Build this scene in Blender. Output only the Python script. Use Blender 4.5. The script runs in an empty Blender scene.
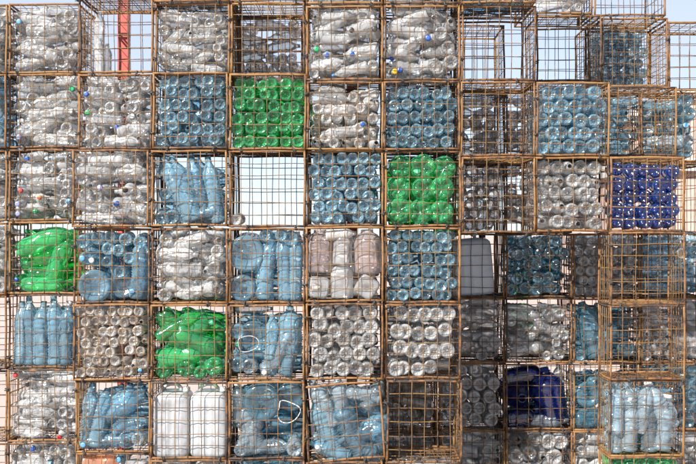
import bpy, math, random
import numpy as np
from mathutils import Vector, Matrix, Quaternion, noise

S = bpy.context.scene
COL = S.collection
R = math.radians
random.seed(11)

# ------------------------------------------------------------------ camera
P = 0.42                      # edge of one cage, metres
DC = 13.3                     # camera to front face of the stack, in cages
CAMZ = 1.636
cam = bpy.data.cameras.new('camera'); camo = bpy.data.objects.new('camera', cam)
COL.objects.link(camo); S.camera = camo
camo.location = (0, -DC*P, CAMZ); camo.rotation_euler = (R(90), 0, 0)
cam.lens = 36*76.5*DC/696; cam.sensor_width = 36
cam.shift_y = 3/696
cam.clip_start = 0.1; cam.clip_end = 3000

# ------------------------------------------------------------------ sky, sun, exposure
SUN_EL, SUN_AZ = 36, 38       # elevation; degrees to the left of the wall's normal
W = bpy.data.worlds.new('World'); S.world = W; W.use_nodes = True
nt = W.node_tree
bg = nt.nodes['Background']
sky = nt.nodes.new('ShaderNodeTexSky'); sky.sky_type = 'NISHITA'; sky.sun_disc = False
sky.sun_elevation = R(SUN_EL); sky.air_density = 0.7; sky.dust_density = 0.3; sky.ozone_density = 1.0
sx, sy, sz = (-math.sin(R(SUN_AZ))*math.cos(R(SUN_EL)), -math.cos(R(SUN_AZ))*math.cos(R(SUN_EL)), math.sin(R(SUN_EL)))
sky.sun_rotation = math.atan2(sx, sy)
# a thin even veil of bright cloud over the whole sky
tcw = nt.nodes.new('ShaderNodeTexCoord'); nzw = nt.nodes.new('ShaderNodeTexNoise'); nzw.inputs['Scale'].default_value = 2.2; nzw.inputs['Detail'].default_value = 5
mpw = nt.nodes.new('ShaderNodeMapRange'); mpw.inputs[1].default_value = .3; mpw.inputs[2].default_value = .7; mpw.inputs[3].default_value = .72; mpw.inputs[4].default_value = .85
mxw = nt.nodes.new('ShaderNodeMix'); mxw.data_type = 'RGBA'; mxw.inputs['B'].default_value = (2.75, 3.0, 3.45, 1)
nt.links.new(tcw.outputs['Generated'], nzw.inputs['Vector']); nt.links.new(nzw.outputs['Fac'], mpw.inputs[0]); nt.links.new(mpw.outputs[0], mxw.inputs['Factor'])
nt.links.new(sky.outputs[0], mxw.inputs['A']); nt.links.new(mxw.outputs[2], bg.inputs[0]); bg.inputs[1].default_value = 0.082
sun = bpy.data.lights.new('sun', 'SUN'); suno = bpy.data.objects.new('sun', sun); COL.objects.link(suno)
sun.energy = 5.0; sun.angle = R(0.6); sun.color = (1, 0.97, 0.92)
suno.rotation_euler = Vector((sx, sy, sz)).to_track_quat('Z', 'Y').to_euler()
S.view_settings.view_transform = 'Standard'; S.view_settings.look = 'None'
S.view_settings.exposure = 1.7; S.view_settings.gamma = 1
S.render.engine = 'CYCLES'
S.cycles.use_denoising = True
S.cycles.max_bounces = 20; S.cycles.transparent_max_bounces = 40
S.cycles.diffuse_bounces = 12; S.cycles.glossy_bounces = 8; S.cycles.transmission_bounces = 6
S.cycles.caustics_reflective = True; S.cycles.blur_glossy = 1.0; S.cycles.caustics_refractive = False
S.cycles.sample_clamp_indirect = 4

# ------------------------------------------------------------------ helpers
def at(px, py, D):
    k = P/76.5*(1+D/DC)
    return (px-348)*k, D*P, CAMZ+(235-py)*k

def link(name, data, parent=None):
    o = bpy.data.objects.new(name, data); COL.objects.link(o)
    if parent is not None: o.parent = parent
    return o

def tag(o, label=None, cat=None, group=None, kind=None):
    if label: o['label'] = label
    if cat: o['category'] = cat
    if group: o['group'] = group
    if kind: o['kind'] = kind
    return o

def mesh(name, v, f, mat=None, smooth=True):
    m = bpy.data.meshes.new(name); m.from_pydata([tuple(p) for p in v], [], f)
    if smooth: m.polygons.foreach_set('use_smooth', [True]*len(m.polygons))
    if mat: m.materials.append(mat)
    m.update(); return m

def tube(pts, rad, seg=6, closed=False, V=None, F=None):
    """a bent round rod through pts, capped"""
    V = [] if V is None else V; F = [] if F is None else F
    n = len(pts); b0 = len(V); pts = [Vector(p) for p in pts]
    rads = rad if isinstance(rad, (list, tuple)) else [rad]*n
    up = None
    for i in range(n):
        if closed: t = pts[(i+1) % n]-pts[i-1]
        else: t = pts[min(i+1, n-1)]-pts[max(i-1, 0)]
        t.normalize()
        if up is None:
            up = Vector((0, 0, 1)) if abs(t.z) < .8 else Vector((1, 0, 0))
        a = (up-t*up.dot(t)).normalized(); b = t.cross(a); up = a
        for k in range(seg):
            w = 2*math.pi*k/seg
            V.append(pts[i]+(a*math.cos(w)+b*math.sin(w))*rads[i])
    m = n if closed else n-1
    for i in range(m):
        for k in range(seg):
            j = (i+1) % n; l = (k+1) % seg
            F.append((b0+i*seg+k, b0+i*seg+l, b0+j*seg+l, b0+j*seg+k))
    if not closed:
        F.append(tuple(b0+k for k in range(seg))[::-1])
        F.append(tuple(b0+(n-1)*seg+k for k in range(seg)))
    return V, F

def box(V, F, x0, x1, y0, y1, z0, z1):
    b = len(V)
    V += [(x0,y0,z0),(x1,y0,z0),(x1,y1,z0),(x0,y1,z0),(x0,y0,z1),(x1,y0,z1),(x1,y1,z1),(x0,y1,z1)]
    F += [tuple(b+i for i in q) for q in ((3,2,1,0),(4,5,6,7),(0,1,5,4),(1,2,6,5),(2,3,7,6),(3,0,4,7))]

ORD = ['zeroth','first','second','third','fourth','fifth','sixth','seventh','eighth','ninth','tenth','eleventh','twelfth','thirteenth','fourteenth','fifteenth','sixteenth','seventeenth','eighteenth']

# ------------------------------------------------------------------ materials
def nodes(name):
    m = bpy.data.materials.new(name); m.use_nodes = True
    t = m.node_tree; t.nodes.clear()
    out = t.nodes.new('ShaderNodeOutputMaterial')
    def N(ty, **kw):
        n = t.nodes.new(ty)
        for k, v in kw.items():
            if k.startswith('i_'): n.inputs[k[2:].replace('_', ' ')].default_value = v
            else: setattr(n, k, v)
        return n
    return m, t, out, N

def plain(name, col, rough=.6, metallic=0, var=.25, scale=25, col2=None, bump=.2):
    m, t, out, N = nodes(name)
    p = N('ShaderNodeBsdfPrincipled'); p.inputs['Roughness'].default_value = rough; p.inputs['Metallic'].default_value = metallic
    tc = N('ShaderNodeTexCoord'); no = N('ShaderNodeTexNoise'); no.inputs['Scale'].default_value = scale; no.inputs['Detail'].default_value = 6
    t.links.new(tc.outputs['Object'], no.inputs['Vector'])
    rp = N('ShaderNodeValToRGB')
    c2 = col2 or tuple(c*(1-var) for c in col)
    rp.color_ramp.elements[0].color = (*c2, 1); rp.color_ramp.elements[1].color = (*col, 1)
    rp.color_ramp.elements[0].position = .35; rp.color_ramp.elements[1].position = .65
    t.links.new(no.outputs['Fac'], rp.inputs[0]); t.links.new(rp.outputs[0], p.inputs['Base Color'])
    bp = N('ShaderNodeBump'); bp.inputs['Strength'].default_value = bump; bp.inputs['Distance'].default_value = .004
    t.links.new(no.outputs['Fac'], bp.inputs['Height']); t.links.new(bp.outputs[0], p.inputs['Normal'])
    t.links.new(p.outputs[0], out.inputs[0])
    return m

def rust(name, bright, dark, world_scale):
    """weathered steel rod: ochre rust with dark brown patches, differing from rod to rod"""
    m, t, out, N = nodes(name)
    p = N('ShaderNodeBsdfPrincipled'); p.inputs['Roughness'].default_value = .75
    g = N('ShaderNodeNewGeometry')
    n1 = N('ShaderNodeTexNoise'); n1.inputs['Scale'].default_value = world_scale; n1.inputs['Detail'].default_value = 5; n1.inputs['Roughness'].default_value = .65
    n2 = N('ShaderNodeTexNoise'); n2.inputs['Scale'].default_value = 1.7; n2.inputs['Detail'].default_value = 3
    for n in (n1, n2): t.links.new(g.outputs['Position'], n.inputs['Vector'])
    oi = N('ShaderNodeObjectInfo')
    a = N('ShaderNodeMath', operation='MULTIPLY_ADD'); a.inputs[1].default_value = .45; t.links.new(n2.outputs['Fac'], a.inputs[0]); t.links.new(n1.outputs['Fac'], a.inputs[2])
    b = N('ShaderNodeMath', operation='MULTIPLY_ADD'); b.inputs[1].default_value = .28; t.links.new(oi.outputs['Random'], b.inputs[0]); t.links.new(a.outputs[0], b.inputs[2])
    rp = N('ShaderNodeValToRGB'); e = rp.color_ramp.elements
    e[0].position = .70; e[0].color = (*dark, 1); e[1].position = 1.02; e[1].color = (*bright, 1)
    mid = rp.color_ramp.elements.new(.86); mid.color = (bright[0]*.72+.01, bright[1]*.62, bright[2]*.5, 1)
    t.links.new(b.outputs[0], rp.inputs[0]); t.links.new(rp.outputs[0], p.inputs['Base Color'])
    bp = N('ShaderNodeBump'); bp.inputs['Strength'].default_value = .5; bp.inputs['Distance'].default_value = .002
    t.links.new(n1.outputs['Fac'], bp.inputs['Height']); t.links.new(bp.outputs[0], p.inputs['Normal'])
    t.links.new(p.outputs[0], out.inputs[0])
    return m

def plastic(name, tint, milk, haze=.22, tint2=None, rough=.08):
    """thin clear PET: tinted see-through wall, denser towards its edges, gloss, a little dust"""
    m, t, out, N = nodes(name)
    L = t.links.new
    oi = N('ShaderNodeObjectInfo'); g = N('ShaderNodeNewGeometry'); tc = N('ShaderNodeTexCoord')
    rnd = N('ShaderNodeMath', operation='ADD'); L(oi.outputs['Random'], rnd.inputs[0]); L(g.outputs['Random Per Island'], rnd.inputs[1])
    fr = N('ShaderNodeMath', operation='FRACT'); L(rnd.outputs[0], fr.inputs[0])
    # crinkles
    off = N('ShaderNodeVectorMath', operation='MULTIPLY_ADD'); L(tc.outputs['Object'], off.inputs[0]); off.inputs[1].default_value = (1, 1, 1)
    comb = N('ShaderNodeCombineXYZ'); L(fr.outputs[0], comb.inputs[0]); L(fr.outputs[0], comb.inputs[1]); L(comb.outputs[0], off.inputs[2])
    nz = N('ShaderNodeTexNoise'); nz.noise_type = 'RIDGED_MULTIFRACTAL'; nz.inputs['Scale'].default_value = 30; nz.inputs['Detail'].default_value = 2.5; nz.inputs['Roughness'].default_value = .5
    L(off.outputs[0], nz.inputs['Vector'])
    bp = N('ShaderNodeBump'); bp.inputs['Strength'].default_value = .5; bp.inputs['Distance'].default_value = .004
    L(nz.outputs['Fac'], bp.inputs['Height'])
    # colours differ bottle to bottle
    mixc = N('ShaderNodeMix', data_type='RGBA'); mixc.inputs['A'].default_value = (*tint, 1); mixc.inputs['B'].default_value = (*(tint2 or tuple(c**.75 for c in tint)), 1)
    L(fr.outputs[0], mixc.inputs['Factor'])
    lw = N('ShaderNodeLayerWeight'); lw.inputs['Blend'].default_value = .5; L(bp.outputs[0], lw.inputs['Normal'])
    pw = N('ShaderNodeMath', operation='POWER'); pw.inputs[1].default_value = 2.2; L(lw.outputs['Facing'], pw.inputs[0])
    tr = N('ShaderNodeBsdfTransparent')
    # longer path through the wall at the rim: deeper colour
    edge = N('ShaderNodeMix', data_type='RGBA'); L(pw.outputs[0], edge.inputs['Factor']); L(mixc.outputs[2], edge.inputs['A'])
    deep = N('ShaderNodeGamma'); deep.inputs[1].default_value = 1.8; L(mixc.outputs[2], deep.inputs[0]); L(deep.outputs[0], edge.inputs['B'])
    L(edge.outputs[2], tr.inputs[0])
    # dusty, scuffed skin
    df = N('ShaderNodeBsdfDiffuse'); df.inputs[0].default_value = (*milk, 1); tl = N('ShaderNodeBsdfTranslucent'); tl.inputs[0].default_value = (*milk, 1)
    for n in (df, tl): L(bp.outputs[0], n.inputs['Normal'])
    # folds and rims scatter whiter
    rim = N('ShaderNodeMix', data_type='RGBA'); L(pw.outputs[0], rim.inputs['Factor']); rim.inputs['A'].default_value = (*milk, 1); rim.inputs['B'].default_value = (*[c**.45 for c in milk], 1)
    for n in (df, tl): L(rim.outputs[2], n.inputs[0])
    sk = N('ShaderNodeMixShader'); sk.inputs[0].default_value = .6; L(df.outputs[0], sk.inputs[1]); L(tl.outputs[0], sk.inputs[2])
    n3 = N('ShaderNodeTexNoise'); n3.inputs['Scale'].default_value = 16; n3.inputs['Detail'].default_value = 4; L(off.outputs[0], n3.inputs['Vector'])
    hz = N('ShaderNodeMath', operation='MULTIPLY_ADD'); L(pw.outputs[0], hz.inputs[0]); hz.inputs[1].default_value = .5
    h2 = N('ShaderNodeMath', operation='MULTIPLY_ADD'); L(n3.outputs['Fac'], h2.inputs[0]); h2.inputs[1].default_value = haze*1.3
    h3 = N('ShaderNodeMath', operation='MULTIPLY_ADD'); L(fr.outputs[0], h3.inputs[0]); h3.inputs[1].default_value = haze*.8; h3.inputs[2].default_value = -.05
    L(h3.outputs[0], h2.inputs[2]); L(h2.outputs[0], hz.inputs[2]); hz.use_clamp = True
    # the moulded foot is thick, clear and unscuffed
    fa = N('ShaderNodeAttribute', attribute_name='foot')
    fk = N('ShaderNodeMath', operation='MULTIPLY_ADD'); L(fa.outputs['Fac'], fk.inputs[0]); fk.inputs[1].default_value = -.6; fk.inputs[2].default_value = 1
    hf = N('ShaderNodeMath', operation='MULTIPLY'); L(hz.outputs[0], hf.inputs[0]); L(fk.outputs[0], hf.inputs[1]); hz = hf
    m1 = N('ShaderNodeMixShader'); L(hz.outputs[0], m1.inputs[0]); L(tr.outputs[0], m1.inputs[1]); L(sk.outputs[0], m1.inputs[2])
    gl = N('ShaderNodeBsdfGlossy'); gl.inputs['Roughness'].default_value = rough; L(bp.outputs[0], gl.inputs['Normal'])
    fz = N('ShaderNodeFresnel'); fz.inputs[0].default_value = 1.65; L(bp.outputs[0], fz.inputs['Normal'])
    fm = N('ShaderNodeMath', operation='MULTIPLY'); fm.use_clamp = True; fm.inputs[1].default_value = 1.5; L(fz.outputs[0], fm.inputs[0])
    m2 = N('ShaderNodeMixShader'); L(fm.outputs[0], m2.inputs[0]); L(m1.outputs[0], m2.inputs[1]); L(gl.outputs[0], m2.inputs[2])
    L(m2.outputs[0], out.inputs[0])
    return m

M = dict(
    bar=rust('rusty_bar', (.145, .073, .019), (.018, .010, .006), 28),
    wire=rust('rusty_wire', (.125, .070, .020), (.020, .011, .007), 40),
    tie=plain('black_tie_wire', (.02, .018, .016), .6),
    red=plain('red_paint', (.33, .04, .028), .45, scale=9, col2=(.24, .035, .026)),
    ground=plain('pale_pink_paving', (.29, .23, .205), .9, scale=.8, var=.15),
    stucco=plain('pink_stucco', (.34, .235, .20), .9, scale=3, var=.1),
    trim=plain('white_trim', (.4, .36, .33), .8, scale=5, var=.1),
    glass=plain('dark_pane', (.05, .06, .07), .1, var=.1),
    clear=plastic('clear_plastic', (.985, .985, .98), (.98, .98, .975), .32, (.96, .965, .965)),
    beige=plastic('dusty_clear_plastic', (.95, .93, .90), (.86, .82, .77), .42, (.92, .89, .85)),
    brown=plastic('brown_dusty_plastic', (.92, .86, .81), (.76, .66, .57), .36, (.95, .90, .86)),
    blue=plastic('light_blue_plastic', (.72, .905, .995), (.46, .81, 1.0), .25, (.84, .95, .998)),
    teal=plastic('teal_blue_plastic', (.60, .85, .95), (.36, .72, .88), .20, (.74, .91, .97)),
    pale=plastic('pale_blue_plastic', (.82, .94, .99), (.74, .90, .99), .24, (.90, .97, .995)),
    green=plastic('green_plastic', (.30, .97, .48), (.10, .95, .34), .24, (.48, .985, .62)),
    navy=plastic('royal_blue_plastic', (.05, .17, .66), (.012, .055, .32), .26, (.05, .24, .75)),
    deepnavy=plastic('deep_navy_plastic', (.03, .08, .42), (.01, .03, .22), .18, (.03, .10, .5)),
    pink=plastic('pinkish_plastic', (.98, .89, .87), (.97, .80, .77), .28),
    milk=plastic('white_polyethylene', (.72, .75, .78), (.62, .64, .66), .95, rough=.35),
    greyblue=plastic('grey_blue_polyethylene', (.58, .66, .72), (.58, .65, .72), .9, rough=.35),
    orange=plastic('orange_plastic', (.95, .55, .35), (.80, .42, .25), .5),
)
for n, c in dict(blue=(.02, .10, .45), red=(.6, .03, .03), green=(.02, .42, .16), black=(.02, .02, .022), white=(.78, .78, .76),
                 yellow=(.75, .45, .02), orange=(.75, .2, .02), lavender=(.32, .34, .62), sky=(.12, .38, .72)).items():
    M['cap_'+n] = plain(n+'_cap_plastic', tuple(q*.5 for q in c), .4, var=.15, scale=60, bump=.05)

# ------------------------------------------------------------------ ground and the place behind
v, f = [], []; box(v, f, -600, 600, -300, 1500, -.4, 0)
tag(link('ground', mesh('ground', v, f, M['ground'], False)), 'pale pinkish paved ground', kind='structure')

def building(x0, x1, y0, y1, h, label, nwin):
    root = link('building', None); root.location = (x0, y0, 0); tag(root, label, 'building', 'pink buildings behind the cages')
    w, d = x1-x0, y1-y0
    v, f = [], []; box(v, f, 0, w, 0, d, 0, h); link('wall', mesh('wall', v, f, M['stucco'], False), root)
    v, f = [], []; box(v, f, -.12, w+.12, -.12, d+.12, h, h+.18); link('cornice', mesh('cornice', v, f, M['trim'], False), root)
    for i in range(nwin):
        cx = w*(i+.5)/nwin
        v, f = [], []
        for a in ((-.5,.5,0,.08),(-.5,.5,1.22,1.3),(-.5,-.42,.08,1.22),(.42,.5,.08,1.22)): box(v, f, a[0], a[1], -.05, .0, a[2], a[3])
        wn = link('window', mesh('window', v, f, M['trim'], False), root); wn.location = (cx, 0, h*.45)
        v, f = [], []; box(v, f, -.42, .42, -.02, -.003, .08, 1.22); link('pane', mesh('pane', v, f, M['glass'], False), wn)
building(4.2, 12, 9, 15, 2.55, 'low pale pink building behind the cages on the right', 3)
building(7.1, 16, 16, 24, 4.5, 'tall pale pink building at the right edge behind the cages', 4)

# red steel frame standing just behind the front stack
def red_post(px):
    x, y, _ = at(px, 0, 1.35)
    root = link('red_post', None); root.location = (x, y, 0)
    v, f = [], []; s = .032
    box(v, f, -s, s, -s, s, .012, 3.55); link('post', mesh('post', v, f, M['red'], False), root)
    v, f = [], []; box(v, f, -.08, .08, -.08, .08, 0, .012); link('base_plate', mesh('base_plate', v, f, M['red'], False), root)
    return root
tag(red_post(124), 'red painted steel post seen through the empty second-column cage at the top', 'post')
tag(red_post(352), 'red painted steel post hidden behind the fifth column', 'post')
xa, y, z = at(124, 1, 1.35); xb, _, _ = at(352, 1, 1.35)
v, f = [], []; box(v, f, xa-.1, xb+.55, y-.03, y+.03, 3.555, 3.62)
tag(link('red_beam', mesh('red_beam', v, f, M['red'], False)), 'red painted steel beam laid over the red posts behind the top row', 'beam')

# ------------------------------------------------------------------ cage meshes (unit cage P x P x P, origin front bottom centre)
RB, RW, IN = .0062, .0021, .0068
NW = 5
def bent(a, b, n, amp, seed, axis):
    rr = random.Random(seed); a, b = Vector(a), Vector(b); pts = []
    p1, p2 = rr.uniform(0, 6), rr.uniform(0, 6); ax = [Vector(q) for q in axis]
    for i in range(n+1):
        u = i/n; e = math.sin(math.pi*u)
        o = ax[0]*amp*e*math.sin(p1+3*u)+ax[1]*amp*e*math.sin(p2+4*u)
        pts.append(a.lerp(b, u)+o)
    return pts
H = P/2
XV, YV, ZV = (1,0,0), (0,1,0), (0,0,1)
BAR = {}
for k in range(3):
    BAR['x', k] = mesh('bar_x', *tube(bent((-H+IN*.3,0,0), (H-IN*.3,0,0), 8, .004, k, (YV, ZV)), RB, 7), M['bar'])
    BAR['y', k] = mesh('bar_y', *tube(bent((0,IN,0), (0,P-IN,0), 6, .003, 10+k, (XV, ZV)), RB, 7), M['bar'])
    BAR['z', k] = mesh('bar_z', *tube(bent((0,0,IN*.3), (0,0,P-IN*.3), 8, .004, 20+k, (XV, YV)), RB, 7), M['bar'])
WIRE = {}
for k in range(6):
    WIRE['h', k] = mesh('wire_h', *tube(bent((-H+IN,0,0), (H-IN,0,0), 8, .0035, 30+k, (YV, ZV)), RW, 5), M['wire'])
    WIRE['v', k] = mesh('wire_v', *tube(bent((0,0,IN), (0,0,P-IN), 8, .0035, 40+k, (XV, YV)), RW, 5), M['wire'])
def panel(plane, seed):
    V, F = [], []; rr = random.Random(seed)
    for i in range(1, NW+1):
        u = P*i/(NW+1)+rr.uniform(-.003, .003); w = P*i/(NW+1)+rr.uniform(-.003, .003)
        if plane == 'xz':
            tube(bent((-H+u,0,IN), (-H+u,0,P-IN), 5, .003, rr.random(), (XV, YV)), RW, 4, V=V, F=F)
            tube(bent((-H+IN,.005,w), (H-IN,.005,w), 5, .003, rr.random(), (ZV, YV)), RW, 4, V=V, F=F)
        elif plane == 'yz':
            tube(bent((0,u,IN), (0,u,P-IN), 5, .003, rr.random(), (XV, YV)), RW, 4, V=V, F=F)
            tube(bent((.005,IN,w), (.005,P-IN,w), 5, .003, rr.random(), (XV, ZV)), RW, 4, V=V, F=F)
        else:
            tube(bent((-H+u,IN,0), (-H+u,P-IN,0), 5, .003, rr.random(), (XV, ZV)), RW, 4, V=V, F=F)
            tube(bent((-H+IN,w,.005), (H-IN,w,.005), 5, .003, rr.random(), (YV, ZV)), RW, 4, V=V, F=F)
    return mesh('panel_'+plane, V, F, M['wire'])
PANEL = {(p, k): panel(p, 70+k) for p in ('xz', 'yz', 'xy') for k in range(2)}
TIE = []
for k in range(4):
    rr = random.Random(90+k); V, F = [], []
    r0 = .011
    tube([(r0*1.25*math.cos(a)+rr.uniform(-.002,.002), r0*math.sin(a), rr.uniform(-.004,.004)) for a in [i*math.pi/4 for i in range(8)]], .0026, 5, True, V, F)
    tube([(r0*1.25*math.cos(a)+.001, r0*math.sin(a), .006+rr.uniform(-.003,.003)) for a in [i*math.pi/4 for i in range(8)]], .0024, 5, True, V, F)
    tube([(0,-r0,0), (rr.uniform(-.014,.014),-r0-.006,rr.uniform(-.006,.012)), (rr.uniform(-.022,.022),-r0-.008,rr.uniform(-.014,.022))], .0022, 5, False, V, F)
    TIE.append(mesh('tie', V, F, M['tie']))

CAGES = {}
def cage(key, rect, D, phrase, content, tilt=0, depth=1.0):
    x0, y0, x1, y1 = rect
    X0, Y, Z1 = at(x0-.35, y0-.5, D); X1, _, Z0 = at(x1+.35, y1+.5, D); Z0 = max(Z0, .002)
    w, h = X1-X0, Z1-Z0
    rr = random.Random(hash_key(key))
    Y += rr.uniform(-.012, .012)
    root = link('wire_cage', None); root.location = ((X0+X1)/2, Y, Z0); root.scale = (w/P, depth, h/P)
    root.rotation_euler = (rr.uniform(-.006,.006), R(tilt)+rr.uniform(-.007,.007), rr.uniform(-.012,.012))
    tag(root, f'rusty wire cage {content}, {phrase}', 'cage', 'stacked rusty wire cages')
    def part(name, me, loc, kind=None):
        o = link(name, me, root); o.location = loc
        if kind: o['kind'] = kind
        return o
    for yy in (IN, P-IN):
        for zz in (IN, P-IN): part('frame_bar', BAR['x', rr.randrange(3)], (0, yy, zz))
        for xx in (-H+IN, H-IN): part('frame_bar', BAR['z', rr.randrange(3)], (xx, yy, 0))
    for xx in (-H+IN, H-IN):
        for zz in (IN, P-IN): part('frame_bar', BAR['y', rr.randrange(3)], (xx, 0, zz))
    for i in range(1, NW+1):
        u = P*i/(NW+1)
        o = part('wire', WIRE['v', rr.randrange(6)], (-H+u+rr.gauss(0,.0034), IN-.0045+rr.uniform(-.001,.001), 0)); o.rotation_euler = (0, rr.gauss(0,.006), 0)
        o = part('wire', WIRE['h', rr.randrange(6)], (0, IN+.0015+rr.uniform(-.001,.001), u+rr.gauss(0,.0034))); o.rotation_euler = (0, rr.gauss(0,.006), 0)
    part('mesh_panel', PANEL['xz', rr.randrange(2)], (0, P-IN, 0), 'stuff')
    part('mesh_panel', PANEL['yz', rr.randrange(2)], (-H+IN, 0, 0), 'stuff'); part('mesh_panel', PANEL['yz', rr.randrange(2)], (H-IN, 0, 0), 'stuff')
    part('mesh_panel', PANEL['xy', rr.randrange(2)], (0, 0, IN), 'stuff'); part('mesh_panel', PANEL['xy', rr.randrange(2)], (0, 0, P-IN), 'stuff')
    for loc, rot in ((( rr.uniform(-.9,-.5)*H, .004, 0), (0,R(90),0)), ((rr.uniform(.4,.9)*H, .004, 0), (0,R(90),0)), ((-H, .004, rr.uniform(.15,.35)*P), (0,0,0)), ((-H, .004, rr.uniform(.7,.95)*P), (0,0,0))):
        o = part('wire_tie', TIE[rr.randrange(4)], loc); o.rotation_euler = (rot[0]+rr.uniform(-.4,.4), rot[1]+rr.uniform(-.5,.5), rot[2])
    CAGES[key] = dict(rect=rect, D=D, x0=X0+.013, x1=X1-.013, z0=Z0+.014, z1=Z1-.013, y0=Y+.014, y1=Y+P*depth-.02, phrase=phrase, tilt=tilt)
    return CAGES[key]
def hash_key(k):
    h = 7
    for ch in str(k): h = (h*131+ord(ch)) % 1000003
    return h

# ------------------------------------------------------------------ bottle meshes
R0 = .036         # radius the bottle meshes are drawn at
def lathe(profile, seed, crumple, petals=0, squash=None, SEG=36):
    """profile rows: (radius, height, petal depth). Base at z=0, neck upward."""
    rr = random.Random(seed); V, F = [], []
    off = Vector((rr.uniform(0,50), rr.uniform(0,50), rr.uniform(0,50)))
    dents = [(rr.uniform(0,6.283), rr.uniform(.25,.75), rr.uniform(.25,.6), rr.uniform(.08,.2), rr.uniform(.4,1)) for _ in range(3)]
    zmax = max(p[1] for p in profile); rmax = max(p[0] for p in profile)
    for r, z, pd in profile:
        for k in range(SEG):
            a = 2*math.pi*k/SEG
            rad = r
            if squash:
                q = squash; rad = r/((abs(math.cos(a))**q+abs(math.sin(a))**q)**(1/q))*.93
            u = z/zmax
            body = math.exp(-((u-.45)/.36)**4) if r > rmax*.55 else 0
            n = .9*(2*abs(noise.noise(Vector((math.cos(a)*1.5, math.sin(a)*1.5, u*5))+off))-.45)+.55*(2*abs(noise.noise(Vector((math.cos(a)*3.5, math.sin(a)*3.5, u*11))+off))-.45)
            rad += rmax*crumple*n*body
            for da, dz, wa, wz, am in dents:
                d = abs((a-da+math.pi) % (2*math.pi)-math.pi)
                rad -= rmax*crumple*1.6*am*body*math.exp(-(d/wa)**2-((u-dz)/wz)**2)
            zz = z+pd*(.5+.5*math.cos(petals*a)) if petals else z
            V.append((rad*math.cos(a), rad*math.sin(a), zz))
    n = len(profile)
    for i in range(n-1):
        for k in range(SEG):
            l = (k+1) % SEG
            F.append((i*SEG+k, i*SEG+l, (i+1)*SEG+l, (i+1)*SEG+k))
    F.append(tuple(range(SEG))[::-1]); 
    # bend
    bx, by = rr.uniform(-1,1)*crumple*.25, rr.uniform(-1,1)*crumple*.25
    V = [((x+bx*zmax*math.sin(math.pi*z/zmax))*R0, (y+by*zmax*math.sin(math.pi*z/zmax))*R0, z*R0) for x, y, z in V]
    return V, F

def prof_small():      # 0.5-1.5 l ribbed water bottle, radius 1 x length; scaled later
    p = [(.07,.034,0),(.13,.046,.004),(.24,.038,.034),(.38,.024,.050),(.52,.012,.042),(.66,.002,.018),(.77,0,.003),(.88,.008,0),(.96,.026,0),(.995,.050,0)]
    z = .07
    for i in range(12):
        p += [(1,z,0),(.875,z+.017,0)] if i < 11 else [(1,z,0)]
        z += .034
    p += [(.90,z+.012,0),(.90,z+.03,0),(1,z+.045,0),(1,z+.075,0),(.91,z+.09,0),(1,z+.105,0),(.97,z+.15,0),(.86,z+.20,0),(.66,z+.255,0),(.46,z+.295,0),(.38,z+.315,0),(.36,z+.33,0),(.44,z+.335,0),(.44,z+.342,0),(.36,z+.345,0),(.35,z+.405,0),(.30,z+.405,0)]
    top = p[-1][1]
    return [(a, b/top, c/top) for a, b, c in p]
def prof_pet():        # 2 l soda bottle with five-lobed foot
    p = [(.08,.07,0),(.20,.062,.012),(.36,.035,.05),(.52,.012,.085),(.66,.002,.10),(.80,.012,.10),(.92,.05,.07),(.985,.10,.03),(1,.14,0)]
    p += [(1,.2,0),(.985,.24,0),(.985,.26,0),(1,.30,0),(1,.5,0),(.97,.52,0),(.97,.56,0),(1,.58,0),(1,.66,0),(.95,.73,0),(.82,.80,0),(.62,.865,0),(.40,.915,0),(.28,.935,0),(.33,.94,0),(.33,.946,0),(.27,.95,0),(.26,1,0),(.22,1,0)]
    return p
def prof_big():        # 5 l jug
    p = [(.12,.05,0),(.26,.052,.012),(.45,.040,.016),(.62,.018,.012),(.76,.004,.004),(.86,0,0),(.95,.015,0),(1,.05,0)]
    z = .10
    for i in range(8): p += [(1,z,0),(.93,z+.028,0)]; z += .057
    p += [(1,z,0),(1,z+.08,0),(.95,z+.15,0),(.80,z+.23,0),(.56,z+.30,0),(.36,z+.345,0),(.31,z+.36,0),(.38,z+.365,0),(.38,z+.38,0),(.30,z+.385,0),(.29,z+.44,0),(.25,z+.44,0)]
    top = p[-1][1]
    return [(a, b/top, c/top) for a, b, c in p]
def prof_jar():        # smooth squat jar / squarish jug
    return [(.10,.03,0),(.5,.02,0),(.80,0,0),(.93,.01,0),(1,.06,0),(1,.25,0),(.97,.30,0),(.97,.55,0),(1,.60,0),(1,.70,0),(.92,.80,0),(.72,.88,0),(.50,.92,0),(.44,.935,0),(.44,1,0),(.38,1,0)]
KIND = dict(small=(prof_small(), 9), pet=(prof_pet(), 5), big=(prof_big(), 8), jar=(prof_jar(), 0), square=(prof_jar(), 0))
ASPECT = dict(small=7.0, pet=5.6, big=3.9, jar=3.2, square=2.7)     # length over radius
CAPR = dict(small=.44, pet=.36, big=.40, jar=.50, square=.50)
NVAR = 5
BM = {}
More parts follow.
